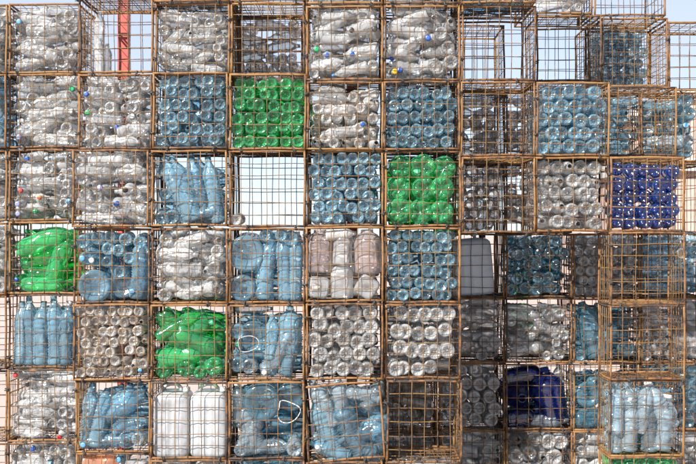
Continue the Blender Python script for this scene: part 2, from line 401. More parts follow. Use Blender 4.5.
def bottle_mesh(kind, var, seg=36):
    """unit radius bottle mesh"""
    if (kind, var, seg) not in BM:
        prof, pet = KIND[kind]; A = ASPECT[kind]
        if seg < 15 and kind == 'small': prof = prof[:9:2]+prof[9:33:3]+prof[33::2]      # deeper bottles: plainer
        cr = (.04, .08, .13, .19, .27)[var]*(.6 if kind in ('big', 'jar', 'square') else 1)
        V, F = lathe([(r, z*A, d*A*.55) for r, z, d in prof], hash_key((kind, var)), cr, pet, 5 if kind == 'square' else None, seg)
        BM[kind, var, seg] = me = mesh(kind+'_bottle', V, F, M['clear'])
        foot = [(max(0.0, min(1.0, (.50-pr[0])/.30)) if i < 6 else 0.0) for i, pr in enumerate(prof) for _ in range(seg)]
        me.attributes.new('foot', 'FLOAT', 'POINT').data.foreach_set('value', foot)
    return BM[kind, var, seg]
CAPM = {}
def cap_mesh(kind, col):
    if (kind, col) not in CAPM:
        V, F = [], []; A = ASPECT[kind]; r = CAPR[kind]; n = 24
        rows = [(r*.97, A*.945), (r, A*.955), (r, A*1.0), (r*.93, A*1.012), (r*.5, A*1.014)]
        for q, z in rows:
            for k in range(n):
                rad = q*(1+.02*(k % 2)); a = 2*math.pi*k/n
                V.append((rad*math.cos(a)*R0, rad*math.sin(a)*R0, z*R0))
        for i in range(len(rows)-1):
            for k in range(n):
                l = (k+1) % n; F.append((i*n+k, i*n+l, (i+1)*n+l, (i+1)*n+k))
        F.append(tuple(range((len(rows)-1)*n, len(rows)*n))); F.append(tuple(range(n))[::-1])
        CAPM[kind, col] = mesh('cap', V, F, M['cap_'+col])
    return CAPM[kind, col]

# ------------------------------------------------------------------ filling the cages
ITEMS = []          # every bottle to build
def put(key, x, y, z, d, kind, r, mat, cap=None, fill=False, row=None, roll=None, var=None, ls=1.0):
    """d: direction of the bottle's neck; (x, y, z): middle of the bottle"""
    rr = RNG
    d = Vector(d).normalized(); c = CAGES[key]
    if not fill and not c['tilt']:          # keep it inside its cage
        L = r*ASPECT[kind]*ls
        hx = abs(d.x)*L/2+r*.8*math.sqrt(max(0, 1-d.x*d.x)); hz = abs(d.z)*L/2+r*.8*math.sqrt(max(0, 1-d.z*d.z))
        q = min(1, (c['x1']-c['x0'])/2/hx, (c['z1']-c['z0'])/2/hz); ls *= q; hx *= q; hz *= q
        x = min(max(x, c['x0']+hx), c['x1']-hx); z = min(max(z, c['z0']+hz), c['z1']-hz)
    ITEMS.append(dict(key=key, c=Vector((x, y, z)), d=d, kind=kind, r=r, mat=mat, cap=cap, fill=fill, row=row, roll=rr.uniform(0, 6.28) if roll is None else roll,
                      var=rr.randrange(NVAR) if var is None else var, ls=ls))
RNG = random.Random(5)
CAPS = ['white', 'white', 'lavender', 'sky', 'white', 'blue']
def pickcap(p): return RNG.choice(CAPS) if RNG.random() < p*.3 else None

def grid(key, mat, nx, ny, kind='small', top=0.0, skip=.02, neck=.08, rs=1.0, ls=1.0, hexa=True, vmax=3, mats=None, jit=.17):
    """bottles lying with their feet towards the viewer"""
    c = CAGES[key]; w = c['x1']-c['x0']; h = (c['z1']-c['z0'])*(1-top)
    r = min(w/(2*nx+(.5 if hexa else 0)), h/(2*ny))*rs*1.09
    sxp = (w-2*r*1.0)/max(1, nx-1+(.35 if hexa else 0)); szp = (h-2*r)/max(1, ny-1)
    for j in range(ny):
        for i in range(nx):
            if RNG.random() < skip: continue
            x = c['x0']+r+sxp*(i+(.35 if (hexa and j % 2) else 0))+RNG.gauss(0, r*jit); z = c['z0']+r+szp*j+RNG.gauss(0, r*jit*.8)
            x = min(max(x, c['x0']+r*.9), c['x1']-r*.9)
            rad = r*RNG.uniform(.93, 1.03); L = rad*ASPECT[kind]*ls
            L = min(L, c['y1']-c['y0']-.01)
            y = c['y0']+RNG.uniform(.002, .03)+L/2
            s = -1 if RNG.random() < neck else 1
            put(key, x, y, z, (RNG.gauss(0, .05), s, RNG.gauss(0, .05)), kind, rad, RNG.choice(mats) if mats else mat,
                cap=pickcap(.7) if s < 0 else None, row=ny-j, var=RNG.randrange(vmax+1), ls=L/(rad*ASPECT[kind]))
    if mat != 'navy' and (c['D'] < 1.2 or c['rect'][1] > 225): backfill(key, mat, top, 6, .29); backfill(key, mat, top, 5, .34)

def heap(key, mat, rows=6, pend=.45, top=.03, caps=.4, kind='small', tilt=.12, mats=None, vmin=1, fill=True, big=.15):
    """rows of bottles, some lying across, some with foot or cap to the viewer"""
    c = CAGES[key]; h = (c['z1']-c['z0'])*(1-top); rh = h/rows; ww = c['x1']-c['x0']
    for j in range(rows):
        z = c['z0']+rh*(j+.5); x = c['x0']+RNG.uniform(0, .01)
        while x < c['x1']-rh*.45:
            r = rh*.5*RNG.uniform(.94, 1.10); m = RNG.choice(mats) if mats else mat
            room = c['x1']-x
            if RNG.random() < pend or room < r*ASPECT[kind]*.75:
                if room < r*1.7: break
                L = min(r*ASPECT[kind], .33)
                s = -1 if RNG.random() < .35 else 1
                put(key, x+r, c['y0']+RNG.uniform(.004, .035)+L/2, z+RNG.gauss(0, .004), (RNG.gauss(0, .13), s, RNG.gauss(0, .12)), kind, r, m,
                    cap=pickcap(caps) if s < 0 else None, row=rows-j, var=RNG.randrange(NVAR))
                x += 2*r*RNG.uniform(.97, 1.04)
            else:
                L = min(r*ASPECT[kind]*RNG.uniform(.85, 1.0), room)
                a = RNG.gauss(0, tilt)+(math.pi if RNG.random() < .5 else 0)
                put(key, x+L/2, c['y0']+r+RNG.uniform(0, .02), z+RNG.gauss(0, .004), (math.cos(a), RNG.gauss(0, .10), math.sin(a)), kind, r, m,
                    cap=pickcap(caps), row=rows-j, var=RNG.randrange(vmin, NVAR), ls=L/(r*ASPECT[kind]))
                x += L*RNG.uniform(.97, 1.0)
    if fill and (c['D'] < 1.2 or c['rect'][1] > 225): backfill(key, mat, top, rows, .085, rh*.5); backfill(key, mat, top, 6, .20); backfill(key, mat, top, 5, .31)

def backfill(key, mat, top=.05, n=6, y=.26, dz=0):
    """bottles deeper in the cage, glimpsed through those in front"""
    c = CAGES[key]; h = (c['z1']-c['z0'])*(1-top)
    r = h/n/2
    if c['y0']+y+r > c['y1']: y = max(.1, c['y1']-c['y0']-r-.02)
    for j in range(n):
        for s in (0, 1):
            L = min(r*ASPECT['small'], .19)
            x = c['x0']+(c['x1']-c['x0'])*(.27+.47*s)+RNG.uniform(-.01, .01)
            put(key, x, c['y0']+y+RNG.uniform(0, .02), c['z0']+r+2*r*j+dz, (RNG.choice((-1, 1)), RNG.gauss(0, .2), RNG.gauss(0, .15)), 'small', r, mat, fill=True, ls=L/(r*ASPECT['small']))

def capat(key, *spots):
    """turn the bottle nearest each picture spot neck-out and give it a cap"""
    c = CAGES[key]; used = set()
    for px, py, col in spots:
        x, _, z = at(px, py, c['D'])
        best = min((i for i in ITEMS if i['key'] == key and not i['fill'] and id(i) not in used), key=lambda i: (i['c'].x-x)**2+(i['c'].z-z)**2)
        used.add(id(best)); r = min(best['r'], .036); best['r'] = r
        L = min(r*ASPECT[best['kind']], .3); best['ls'] = L/(r*ASPECT[best['kind']])
        best['c'] = Vector((min(max(x, c['x0']+r), c['x1']-r), c['y0']+L/2+.008, min(max(z, c['z0']+r), c['z1']-r))); best['d'] = Vector((RNG.gauss(0,.08), -1, RNG.gauss(0,.08))).normalized(); best['cap'] = col

def lay(key, lst, mat, fillmat=None, top=.1):
    """hand-placed: (px, py, angle or 'e'/'n', kind, radius px[, material, cap, depth, length scale]) ; angle of the neck in the picture plane"""
    c = CAGES[key]; D = c['D']; k = P/76.5*(1+D/DC)
    for q in lst:
        px, py, a, kind, rp = q[:5]; o = q[5] if len(q) > 5 else {}
        x, _, z = at(px, py, D); r = rp*k; ls = o.get('ls', 1.0)
        if kind == 'pet' and mat != 'green': kind = 'small'; ls *= .86
        if kind == 'small' and a not in ('e', 'n'): r *= 1.1
        if a in ('e', 'n'):
            L = min(r*ASPECT[kind]*ls, c['y1']-c['y0']-.01); ls = L/(r*ASPECT[kind])
            d = (o.get('dx', RNG.gauss(0, .06)), 1 if a == 'e' else -1, o.get('dz', RNG.gauss(0, .06))); y = c['y0']+.006+L/2+o.get('dy', 0)
            y = min(y, c['y1']-L/2)
        else:
            d = (math.cos(R(a)), RNG.gauss(0, .06), math.sin(R(a))); y = c['y0']+r+.004+o.get('dy', 0)
        put(key, x, y, z, d, kind, r, o.get('m', mat), cap=o.get('cap'), row=None, var=o.get('var', RNG.randrange(0, 3)), ls=ls)
    if fillmat or mat == 'green':
        autofill(key, fillmat or mat, top, 6.2*k, 'pet' if mat == 'green' else 'small')
        backfill(key, fillmat or mat, top, 6, .17); backfill(key, fillmat or mat, top, 6, .30)

def autofill(key, mat, top, r, kind):
    """small bottles feet-out in whatever room the larger ones leave"""
    c = CAGES[key]; caps = []
    for i in ITEMS:
        if i['key'] == key and not i['fill']:
            L = i['r']*ASPECT[i['kind']]*i['ls']; h = max(0, L/2-i['r']*.8)*i['d']
            caps.append((i['c'].x-h.x, i['c'].z-h.z, i['c'].x+h.x, i['c'].z+h.z, i['r']))
    zt = c['z1']-(c['z1']-c['z0'])*top*.6
    for _ in range(500):
        x, z = RNG.uniform(c['x0']+r, c['x1']-r), RNG.uniform(c['z0']+r, zt-r)
        for ax, az, bx, bz, q in caps:
            vx, vz = bx-ax, bz-az; t = max(0, min(1, ((x-ax)*vx+(z-az)*vz)/(vx*vx+vz*vz+1e-9)))
            if math.hypot(x-ax-t*vx, z-az-t*vz) < q*.92+r*.78: break
        else:
            L = min(r*ASPECT[kind], .28)
            put(key, x, c['y0']+L/2+RNG.uniform(.005, .04), z, (RNG.gauss(0, .1), 1, RNG.gauss(0, .1)), kind, r, mat); caps.append((x, z, x, z, r))

RN = ['cropped-top-row', 'first-row', 'second-row', 'third-row', 'fourth-row', 'fifth-row', 'sixth-row', 'bottom-row']
CN = ['left-edge', 'first-column', 'second-column', 'third-column', 'fourth-column', 'fifth-column', 'sixth-column', 'seventh-column', 'eighth-column', 'ninth-column', 'right-edge']
def fc(c, r, rect, content, D=0, **kw):
    return cage((c, r), rect, D, f'{RN[r+1]} {CN[c]}', content, **kw)
def bc(name, phrase, rect, content, D=1.8, **kw):
    return cage(name, rect, D, phrase, content, **kw)

# ---- left edge and first column stand one cage further back
LY = [(3,72.5), (73.5,147.5), (149.5,220.5), (222,294), (295,368.5), (370,441.5), (443,515)]
for i, (a, b) in enumerate(LY):
    fc(0, i, (-65, a+1, 6.5, b+.5), ['of clear bottles','of clear and bluish bottles','of clear bottles','of whitish bottles','almost empty','almost empty','almost empty'][i], D=1)
    fc(1, i, (8, a, 79, b), ['of crumpled clear bottles','of clear bottles with one green cap','of clear bottles lying across, some coloured caps','stuffed with big green bottles','of upright blue bottles','of clear bottles with red caps','of clear bottles, one blue cap'][i], D=1)
heap((0,0), 'clear', 6, .5); heap((0,1), 'blue', 6, .6, mats=['blue','clear']); heap((0,2), 'clear', 6, .5); heap((0,3), 'clear', 5, .5)
heap((1,0), 'clear', 5, .30, top=.06, tilt=.3); heap((1,1), 'clear', 5, .55, top=.04, tilt=.2)
heap((1,2), 'clear', 6, .2, top=.05, tilt=.18, caps=.6)
lay((1,3), [(40,238,20,'pet',11),(34,258,15,'big',15,dict(ls=.85,dy=.1)),(57,262,70,'pet',9.5,dict(ls=.95)),(36,285,178,'pet',8,dict(ls=1.1)),(18,262,88,'pet',9,dict(dy=.05)),(43,272,8,'pet',8,dict(dy=.07)),(60,284,10,'pet',8,dict(dy=.12,ls=.6)),
            (25,240,150,'pet',10,dict(dy=.13)),(64,240,60,'pet',9,dict(dy=.1,ls=.8))], 'green')
lay((1,4), [(14,334,88,'small',7.2,dict(ls=1.15)),(26,337,91,'pet',8,dict(ls=1.3)),(39,338,88,'small',7.6,dict(ls=1.1)),(51,334,93,'pet',8,dict(ls=1.35)),(64,336,86,'small',7.2,dict(ls=1.15,cap='white')),(66,327,'e','small',7),
            (20,350,84,'small',7,dict(dy=.09)),(45,345,95,'small',7,dict(dy=.09)),(62,350,88,'small',7,dict(dy=.09))], 'blue', 'blue', .2)
heap((1,5), 'clear', 6, .3, top=.05, tilt=.2, caps=.35); heap((1,6), 'clear', 5, .3, caps=.5)

# ---- cropped row above
TOPX = [79, 153.5, 230.5, 305.5, 383.5, 460.5, 536]
for i in range(6):
    fc(i+2, -1, (TOPX[i]+.7, -77, TOPX[i+1]-.7, [-4, 1.5, .5, 3.5, 3.5, 3][i]), ['empty of bottles','of clear bottles','holding nothing','of clear bottles','of clear bottles','of blue bottles'][i])
grid((7,-1), 'blue', 6, 6); heap((6,-1), 'clear', 6); heap((5,-1), 'clear', 6); heap((3,-1), 'clear', 6)

# ---- second column
fc(2, 0, (79.5, -3, 153, 72.5), 'nearly empty with a red post behind')
fc(2, 1, (78, 74, 151.5, 149), 'of clear bottles seen from the foot, a few coloured caps')
fc(2, 2, (72, 150, 148.5, 227), 'of clear bottles with feet and sides showing')
fc(2, 3, (72.5, 228.5, 149, 303.5), 'of mixed blue bottles and big jugs')
fc(2, 4, (73.5, 304.5, 149.5, 380), 'of small brownish bottles')
fc(2, 5, (74.5, 381.5, 149.5, 453), 'of jumbled light blue bottles')
fc(2, 6, (75, 454, 150, 530), 'of clear bottles and an orange jug')
lay((2,0), [(86,20,90,'small',5.5,dict(dy=.25)),(86,53,90,'small',5.5,dict(dy=.25)),(92,60,88,'small',5,dict(dy=.31))], 'clear')
heap((2,1), 'clear', 6, .85, tilt=.1, caps=.5); heap((2,2), 'clear', 6, .55, top=.02, caps=.3, tilt=.25)
grid((2,4), 'brown', 7, 7, neck=.1, vmax=4, mats=['brown','brown','beige'], jit=.16)
lay((2,3), [(91,286,'e','big',16.5,dict(var=0)),(119,287,'e','big',13,dict(dy=.04)),(137,267,86,'small',8.5,dict(ls=1.0)),(139,287,92,'small',7.5,dict(dy=.05)),(121,272,'e','small',6.5),
            (78,258,'n','small',6.5,dict(cap='sky')),(91,259,'n','small',6,dict(cap='white')),(104,249,'e','small',7),(118,251,'e','small',6.5),(82,241,'e','small',7.5),(96,240,'e','small',7),(110,237,'e','small',6.5),(123,239,'e','small',7),(138,240,'e','small',7),
            (105,262,'e','small',6),(127,257,'e','small',6),(143,252,'e','small',6),(131,292,'n','small',6,dict(cap='sky')),(107,292,80,'small',6,dict(dy=.1))], 'blue', 'blue')
lay((2,5), [(104,404,55,'big',13,dict(ls=.95,dy=.06)),(128,395,35,'pet',10,dict(dy=.02)),(86,425,84,'small',8,dict(ls=1.1)),(99,432,80,'pet',9,dict(ls=1.0)),(116,420,70,'small',9,dict(dy=.03)),(136,413,30,'small',8.5),(83,446,'n','small',6,dict(cap='sky')),
            (127,440,'n','big',11,dict(m='pale')),(143,441,'e','small',7,dict(m='pale')),(110,444,5,'small',7),(141,428,15,'small',6.5,dict(ls=.7)),(120,390,20,'small',7,dict(dy=.1))], 'blue', 'blue', .25)
lay((2,6), [(100,467,0,'big',13,dict(m='orange',ls=.8)),(118,458,'n','small',6,dict(m='blue',cap='sky')),(136,467,20,'small',10),(90,492,5,'small',9),(125,490,170,'small',10),(100,514,0,'small',10),(136,514,'e','small',10)], 'clear')

# ---- third column
fc(3, 0, (154.5, 3, 229.5, 74.5), 'of hazy clear bottles with one green mark')
fc(3, 1, (152.5, 72.5, 227.5, 148.5), 'of light blue bottle feet in rows')
fc(3, 2, (151.5, 150.5, 227, 226), 'of leaning ribbed blue bottles')
fc(3, 3, (151, 228.5, 227.5, 303.5), 'of clear bottles lying across and askew')
fc(3, 4, (150.5, 305, 227, 381), 'of jumbled green bottles')
fc(3, 5, (150.5, 382, 227, 459), 'with two white jerrycans')
fc(3, 6, (151, 460, 227, 533), 'of dull clear bottles')
heap((3,0), 'clear', 6, .35, top=.10, tilt=.3, caps=.15)
grid((3,1), 'blue', 6, 6, neck=.03, vmax=2)
lay((3,2), [(164,190,115,'pet',9.5,dict(ls=1.15)),(182,186,112,'pet',9.5,dict(ls=1.15)),(200,192,108,'small',9.5,dict(ls=1.05)),(217,190,100,'small',8,dict(ls=1.1)),(158,216,'e','small',7),(173,217,'e','small',8),(196,207,'e','small',11,dict(dy=.0)),(186,219,'e','small',6),(216,218,20,'small',7,dict(ls=.6)),
            (159,171,'e','small',6.5,dict(dy=.05)),(206,168,120,'small',7,dict(dy=.1)),(175,206,'e','small',7,dict(dy=.08))], 'blue', 'blue', .2)
heap((3,3), 'clear', 5, .2, top=.05, tilt=.35, caps=.15, kind='small')
lay((3,4), [(166,330,-55,'pet',10,dict(ls=.95)),(188,332,20,'pet',10,dict(ls=.9,cap='green')),(208,344,-30,'pet',11,dict(ls=.9)),(168,357,10,'pet',11,dict(ls=.85)),(195,362,-12,'pet',11,dict(ls=.9,dy=.06)),(214,368,'e','pet',9.5),(163,372,'e','pet',8),(184,373,'e','pet',9),(199,374,'e','pet',6.5),
            (200,324,-20,'pet',9,dict(dy=.11)),(180,345,40,'pet',10,dict(dy=.12)),(216,358,80,'pet',9,dict(dy=.1)),(160,320,30,'small',7,dict(cap='green'))], 'green')
heap((3,6), 'beige', 6, .6)

# ---- fourth column
fc(4, 0, (230.5, 2.5, 304.5, 74), 'empty, clear bottles in the cage behind')
fc(4, 1, (229, 74, 305.5, 149.5), 'of bright green bottle feet in rows')
fc(4, 2, (228.5, 150.5, 305, 227), 'empty but for one small bottle, sky behind')
fc(4, 3, (228.5, 228.5, 304.5, 303.5), 'of large blue jugs and upright ribbed bottles')
fc(4, 4, (228.5, 305, 304.5, 380.5), 'of mixed blue bottles with a white strap handle')
fc(4, 5, (228.5, 382, 304.5, 459), 'of big dark-blue-tinted jugs with a white ring handle')
fc(4, 6, (228.5, 460, 304.5, 533), 'of dull blue bottles')
bc('behind40', 'behind empty fourth-column top', (231, 16, 302, 84), 'of dusty clear bottles', D=1.3)
heap('behind40', 'clear', 6, .5, mats=['clear','clear','beige'], caps=.1)
grid((4,1), 'green', 6, 6, neck=0, vmax=2, hexa=False, skip=0)
lay((4,2), [(236,219,'e','small',6,dict(m='beige',ls=.8))], 'clear')
lay((4,3), [(245,251,'e','big',18.5,dict(var=1)),(242,287,'e','big',13.5),(268,282,82,'small',9,dict(ls=1.1)),(284,276,95,'small',8.5,dict(ls=1.2,cap='white')),(297,277,88,'small',7.5,dict(ls=1.2,cap='white')),(272,246,60,'pet',10,dict(ls=.8,dy=.03)),(292,240,'e','small',8),(280,234,'e','small',6.5),(296,249,40,'small',7,dict(ls=.6,dy=.07)),
            (262,266,'e','small',7,dict(dy=.1)),(265,235,'e','small',6.5),(260,293,'e','small',7)], 'blue', 'blue')
lay((4,4), [(234,333,'e','small',8),(254,336,'e','big',16,dict(dy=.03,m='teal')),(289,330,90,'big',12.5,dict(ls=1.0)),(270,338,88,'small',6,dict(dy=.0)),(233,366,'e','small',8),(250,373,'e','small',8,dict(m='pale')),(266,372,'n','small',6,dict(cap='white')),(283,366,60,'small',9,dict(ls=.9,m='pale')),(298,368,75,'small',7,dict(ls=.9)),
            (243,355,10,'small',7,dict(dy=.05)),(270,359,'n','small',6,dict(cap='green',dy=.02)),(234,312,0,'small',5,dict(m='clear',dy=.2)),(236,346,'n','small',5,dict(cap='green'))], 'blue', 'teal', .15)
lay((4,5), [(262,404,'e','big',19,dict(m='teal')),(290,398,'e','big',15,dict(m='teal',dy=.06)),(285,428,20,'big',15,dict(m='teal',dy=.11,ls=.9)),(236,392,95,'small',6.5,dict(m='pale',cap='white',ls=.8)),(236,428,112,'small',8.5,dict(m='pale',ls=.9)),(251,438,60,'small',7.5,dict(m='pale',ls=.8)),(255,432,'n','small',6.5,dict(m='pale')),
            (268,450,2,'small',7,dict(m='pale',ls=.95)),(294,449,'e','small',8,dict(m='pale')),(240,451,'e','small',7,dict(m='pale')),(235,409,90,'small',6,dict(m='pale',dy=.1))], 'blue', 'teal', .1)
heap((4,6), 'teal', 6, .6)

# ---- fifth column
fc(5, 0, (306, 6, 383, 80), 'of clear bottles with green, black and blue caps')
fc(5, 1, (306.5, 82, 383, 149.5), 'of greyish dusty bottles, gap at its top')
fc(5, 2, (306.5, 150.5, 383.5, 226), 'of light blue bottle feet beside the large green ones')
fc(5, 3, (306, 227, 383.5, 301.5), 'of pinkish jars above square jugs')
fc(5, 4, (306, 304, 383, 379.5), 'of round clear bottle feet in rows')
fc(5, 5, (308, 384, 386, 461), 'leaning askew, of slanting blue bottles', tilt=-4.5)
fc(5, 6, (306, 463, 383, 534), 'of grey clear bottles')
heap((5,0), 'clear', 6, .35, tilt=.3, caps=.55); heap((5,1), 'beige', 5, .75, top=.12, mats=['beige','clear'], caps=.25)
grid((5,2), 'blue', 6, 6, neck=.02, vmax=2, jit=.13)
lay((5,3), [(318,250,90,'jar',14.5,dict(m='pink',ls=.95)),(368,251,92,'jar',14.5,dict(m='pink',ls=.95)),(343,248,88,'jar',10,dict(ls=1.1)),(318,288,'e','square',11.5),(342,284,90,'square',11,dict(ls=1.2)),(367,287,'e','square',11.5),(341,233,5,'small',5,dict(ls=.8,m='beige')),
            (330,268,10,'small',5.5,dict(dy=.1)),(356,270,170,'small',5.5,dict(dy=.1))], 'clear', 'beige', .1)
grid((5,4), 'clear', 5, 5, neck=.06, vmax=2, mats=['clear','clear','beige'])
lay((5,5), [(322,405,118,'small',8.5,dict(m='pale',ls=.8)),(340,398,100,'small',7.5,dict(m='pale',ls=.7)),(360,396,170,'small',7,dict(m='pale',ls=.8)),(374,397,60,'small',7,dict(m='pale',ls=.6)),(326,430,112,'pet',11,dict(ls=.95)),(349,428,115,'pet',11.5,dict(ls=.9)),(372,430,30,'pet',10,dict(ls=.62)),(362,450,-35,'pet',10,dict(ls=.75)),
            (330,452,160,'small',7,dict(ls=.8)),(316,448,'n','small',5,dict(cap='white')),(380,446,80,'small',8,dict(ls=.6,dy=.05)),(340,412,20,'small',8,dict(dy=.1)),(365,412,160,'small',8,dict(dy=.1,ls=.7))], 'blue', 'pale', .1)
heap((5,6), 'beige', 6, .6)

# ---- sixth column
fc(6, 0, (384, 5.5, 460, 80), 'of crushed clear bottles with yellow and dark caps')
fc(6, 1, (384, 81.5, 460, 149.5), 'of light blue bottle feet, below a clear-bottle cage')
fc(6, 2, (385, 151, 461.5, 226.5), 'of nine large green bottle feet')
fc(6, 3, (385, 228, 460.5, 303), 'of aqua blue bottle feet under the large green ones')
fc(6, 4, (385, 304.5, 461, 379), 'of large clear bottle feet')
fc(6, 5, (386.5, 381, 462, 464), 'empty and dim inside')
heap((6,0), 'clear', 5, .25, top=.03, tilt=.5, caps=.5)
grid((6,1), 'blue', 6, 5, neck=.02, vmax=2, top=.03, jit=.16, mats=['blue','blue','teal'])
grid((6,2), 'green', 3, 3, kind='pet', neck=0, skip=0, vmax=1, hexa=False, jit=.05, rs=1.0)
grid((6,3), 'blue', 6, 6, neck=.02, vmax=2, mats=['blue','teal','blue'], jit=.13)
grid((6,4), 'clear', 5, 4, neck=.05, vmax=2, jit=.16, rs=1.02)
bc('r65', 'behind empty sixth-row sixth-column', (371, 364, 437, 431), 'of yellowish dusty bottles'); heap('r65', 'beige', 6, .6)
bc('r66', 'low behind sixth-column', (371, 432, 437, 498), 'of dull clear bottles'); heap('r66', 'clear', 6, .6)
fc(6, 6, (386, 466, 462, 534), 'of clear bottles')
heap((6,6), 'clear', 6, .6)

# ---- seventh column: three empty cages above a dark bay
fc(7, 0, (461.5, 5, 536, 80), 'empty with sky behind')
fc(7, 1, (461, 81.5, 535.5, 155.5), 'empty, dusty bottles in the cages behind')
fc(7, 2, (462, 157, 535.5, 233), 'empty, whitish containers in the cage behind')
# ---- eighth
fc(8, 1, (536.5, 82, 610, 155.5), 'of large light blue bottle feet')
fc(8, 2, (536, 157, 609.5, 231.5), 'of white-looking clear bottle feet')
grid((8,1), 'blue', 5, 5, neck=.02, vmax=2, jit=.14, rs=1.02); grid((8,2), 'clear', 5, 5, neck=.35, vmax=2, jit=.12)
# ---- ninth
fc(9, 1, (608, 86.5, 677, 155.5), 'empty, dull blue bottles behind', D=.95)
fc(9, 2, (610.5, 157, 684.5, 231.5), 'of round royal blue bottles', depth=.66)
fc(9, 3, (610, 232.5, 685, 304.5), 'empty between royal blue bottles and another empty cage', depth=.66)
fc(9, 4, (610, 305.5, 685, 380), 'empty, above the cage of pale ribbed bottles', depth=.66)
fc(9, 5, (610, 381, 685, 457), 'of pale blue ribbed bottles standing askew', depth=.66)
fc(9, 6, (610, 458, 685, 533), 'of green bottles', depth=.66)
grid((9,2), 'navy', 5, 5, kind='pet', neck=.0, vmax=1, skip=0, top=.06, jit=.12, ls=.8, hexa=False, rs=1.0)
lay((9,5), [(617,410,86,'small',7.5,dict(ls=.9)),(633,404,97,'small',8,dict(ls=.8)),(648,402,82,'small',8,dict(ls=.85,cap='white')),(663,403,110,'small',8.5,dict(ls=.9)),(676,405,118,'small',8,dict(ls=.8)),(617,440,90,'small',7.5,dict(ls=.6)),(634,434,84,'pet',9.5,dict(ls=.85,cap='white')),(652,436,97,'small',9,dict(ls=.75)),(668,435,80,'pet',10,dict(ls=.85,cap='white')),
            (626,420,60,'small',8,dict(dy=.1)),(645,425,110,'small',8,dict(dy=.1)),(675,432,100,'small',8,dict(dy=.1))], 'pale', 'blue', .15)
grid((9,6), 'green', 6, 6, neck=.05)

# ---- upper right, standing on the rear row
bc('u8', 'cropped-top-row eighth-column rear', (524, -53, 592, 14), 'of greyish clear bottles'); heap('u8', 'clear', 6, .5)
bc('u9', 'cropped-top-row ninth-column rear', (594, -53, 666, 15.5), 'empty against the sky')
bc('t8', 'first-row eighth-column rear', (536.5, 15.5, 601.5, 81), 'empty with white sky behind')
bc('t9', 'first-row ninth-column rear', (602.5, 17.5, 668, 86), 'empty, blue bottles behind')
bc('t9b', 'furthest-back first-row ninth-column', (588, 24, 651, 88), 'of blue bottles', D=3.0); grid('t9b', 'blue', 6, 6, neck=.1, vmax=4)
bc('t10', 'first-row right-edge rear', (669, 21, 735, 90), 'empty against sky and pink wall')

# ---- rear row in the bay
BX = [438.5, 505.5, 573, 640.5, 707.5]; BY = [24.5, 92, 162.5, 233.5, 298, 363.5, 431, 497.5]
REAR = {
 (0,0): 'empty against the sky', (0,1): 'of dusty beige bottles with a red cap', (1,1): 'of dusty bottles', (2,1): 'of dull teal bottles', (3,1): 'of bluish clear bottles',
 (0,2): 'of whitish clear containers', (1,2): 'of clear bottles, red and navy caps', (3,2): 'empty against a pink wall',
 (0,3): 'holding a big grey-blue canister', (1,3): 'of shaded teal bottles', (2,3): 'of grey shaded clear bottles', (3,3): 'of mixed blue and clear bottles',
 (0,4): 'of shaded clear bottles with yellow cap', (1,4): 'of loosely stacked shaded clear bottles', (2,4): 'with a big slanting blue bottle', (3,4): 'of dull clear bottles behind an empty cage',
 (0,5): 'of shaded round clear bottle feet', (1,5): 'of big navy blue jugs', (2,5): 'of dark teal jugs', (3,5): 'of light blue bottles at the edge',
 (0,6): 'of clear bottles in low rows', (1,6): 'of clear bottle feet and rings', (2,6): 'nearly hidden, clear bottles', (3,6): 'of clear bottles at the edge'}
for (i, j), cont in REAR.items():
    bc(('b', i, j), f'rear {RN[j+1]} {["seventh-column","eighth-column","ninth-column left","ninth-column right"][i]}', (BX[i]+.6, BY[j]+.6, BX[i+1]-.6, BY[j+1]-.6), cont)
B = lambda i, j: ('b', i, j)
heap(B(0,1), 'clear', 6, .7, top=.04, caps=.4, mats=['clear','beige']); heap(B(1,1), 'clear', 6, .7); heap(B(2,1), 'teal', 6, .6, mats=['teal','blue']); backfill(B(2,1), 'teal'); heap(B(3,1), 'blue', 5, .6, mats=['blue','teal','pale']); backfill(B(3,1), 'teal')
grid(B(0,2), 'clear', 5, 6, neck=.1)
heap(B(1,2), 'clear', 5, .6, caps=.7)
grid(B(1,3), 'teal', 5, 5, neck=.25, vmax=4, jit=.2, mats=['teal','teal','blue']); grid(B(2,3), 'clear', 6, 6, neck=.2, vmax=4)
heap(B(3,3), 'blue', 5, .5, mats=['blue','teal','clear'])
heap(B(0,4), 'clear', 5, .5, tilt=.3, caps=.6); heap(B(1,4), 'clear', 5, .4, top=.15, tilt=.4, caps=.1)
lay(B(2,4), [(592,330,105,'big',13,dict(ls=1.15)),(612,345,60,'big',12,dict(dy=.04)),(625,320,'e','small',8),(630,352,'e','small',8),(583,356,'e','small',6,dict(m='teal'))], 'teal', 'teal', .1)
heap(B(3,4), 'clear', 5, .5)
grid(B(0,5), 'clear', 4, 5, neck=.05, vmax=2, jit=.1); heap(B(0,6), 'clear', 5, .35); grid(B(1,6), 'clear', 4, 4, neck=.2); heap(B(2,6), 'clear', 5, .4); heap(B(3,6), 'clear', 5, .4)
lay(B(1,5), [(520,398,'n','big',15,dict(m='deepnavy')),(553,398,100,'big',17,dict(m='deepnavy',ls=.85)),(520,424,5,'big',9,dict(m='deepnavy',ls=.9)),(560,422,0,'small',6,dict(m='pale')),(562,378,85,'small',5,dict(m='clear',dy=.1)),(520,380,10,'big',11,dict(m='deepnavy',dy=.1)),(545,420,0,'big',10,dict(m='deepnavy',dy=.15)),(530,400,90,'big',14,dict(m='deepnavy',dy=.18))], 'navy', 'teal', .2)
lay(B(2,5), [(590,398,'e','big',13,dict(m='teal')),(616,394,'e','big',12,dict(m='teal')),(592,421,0,'small',9,dict(m='teal')),(625,420,'e','small',9,dict(m='teal')),(580,380,'n','small',6,dict(m='teal'))], 'teal', 'teal', .2)
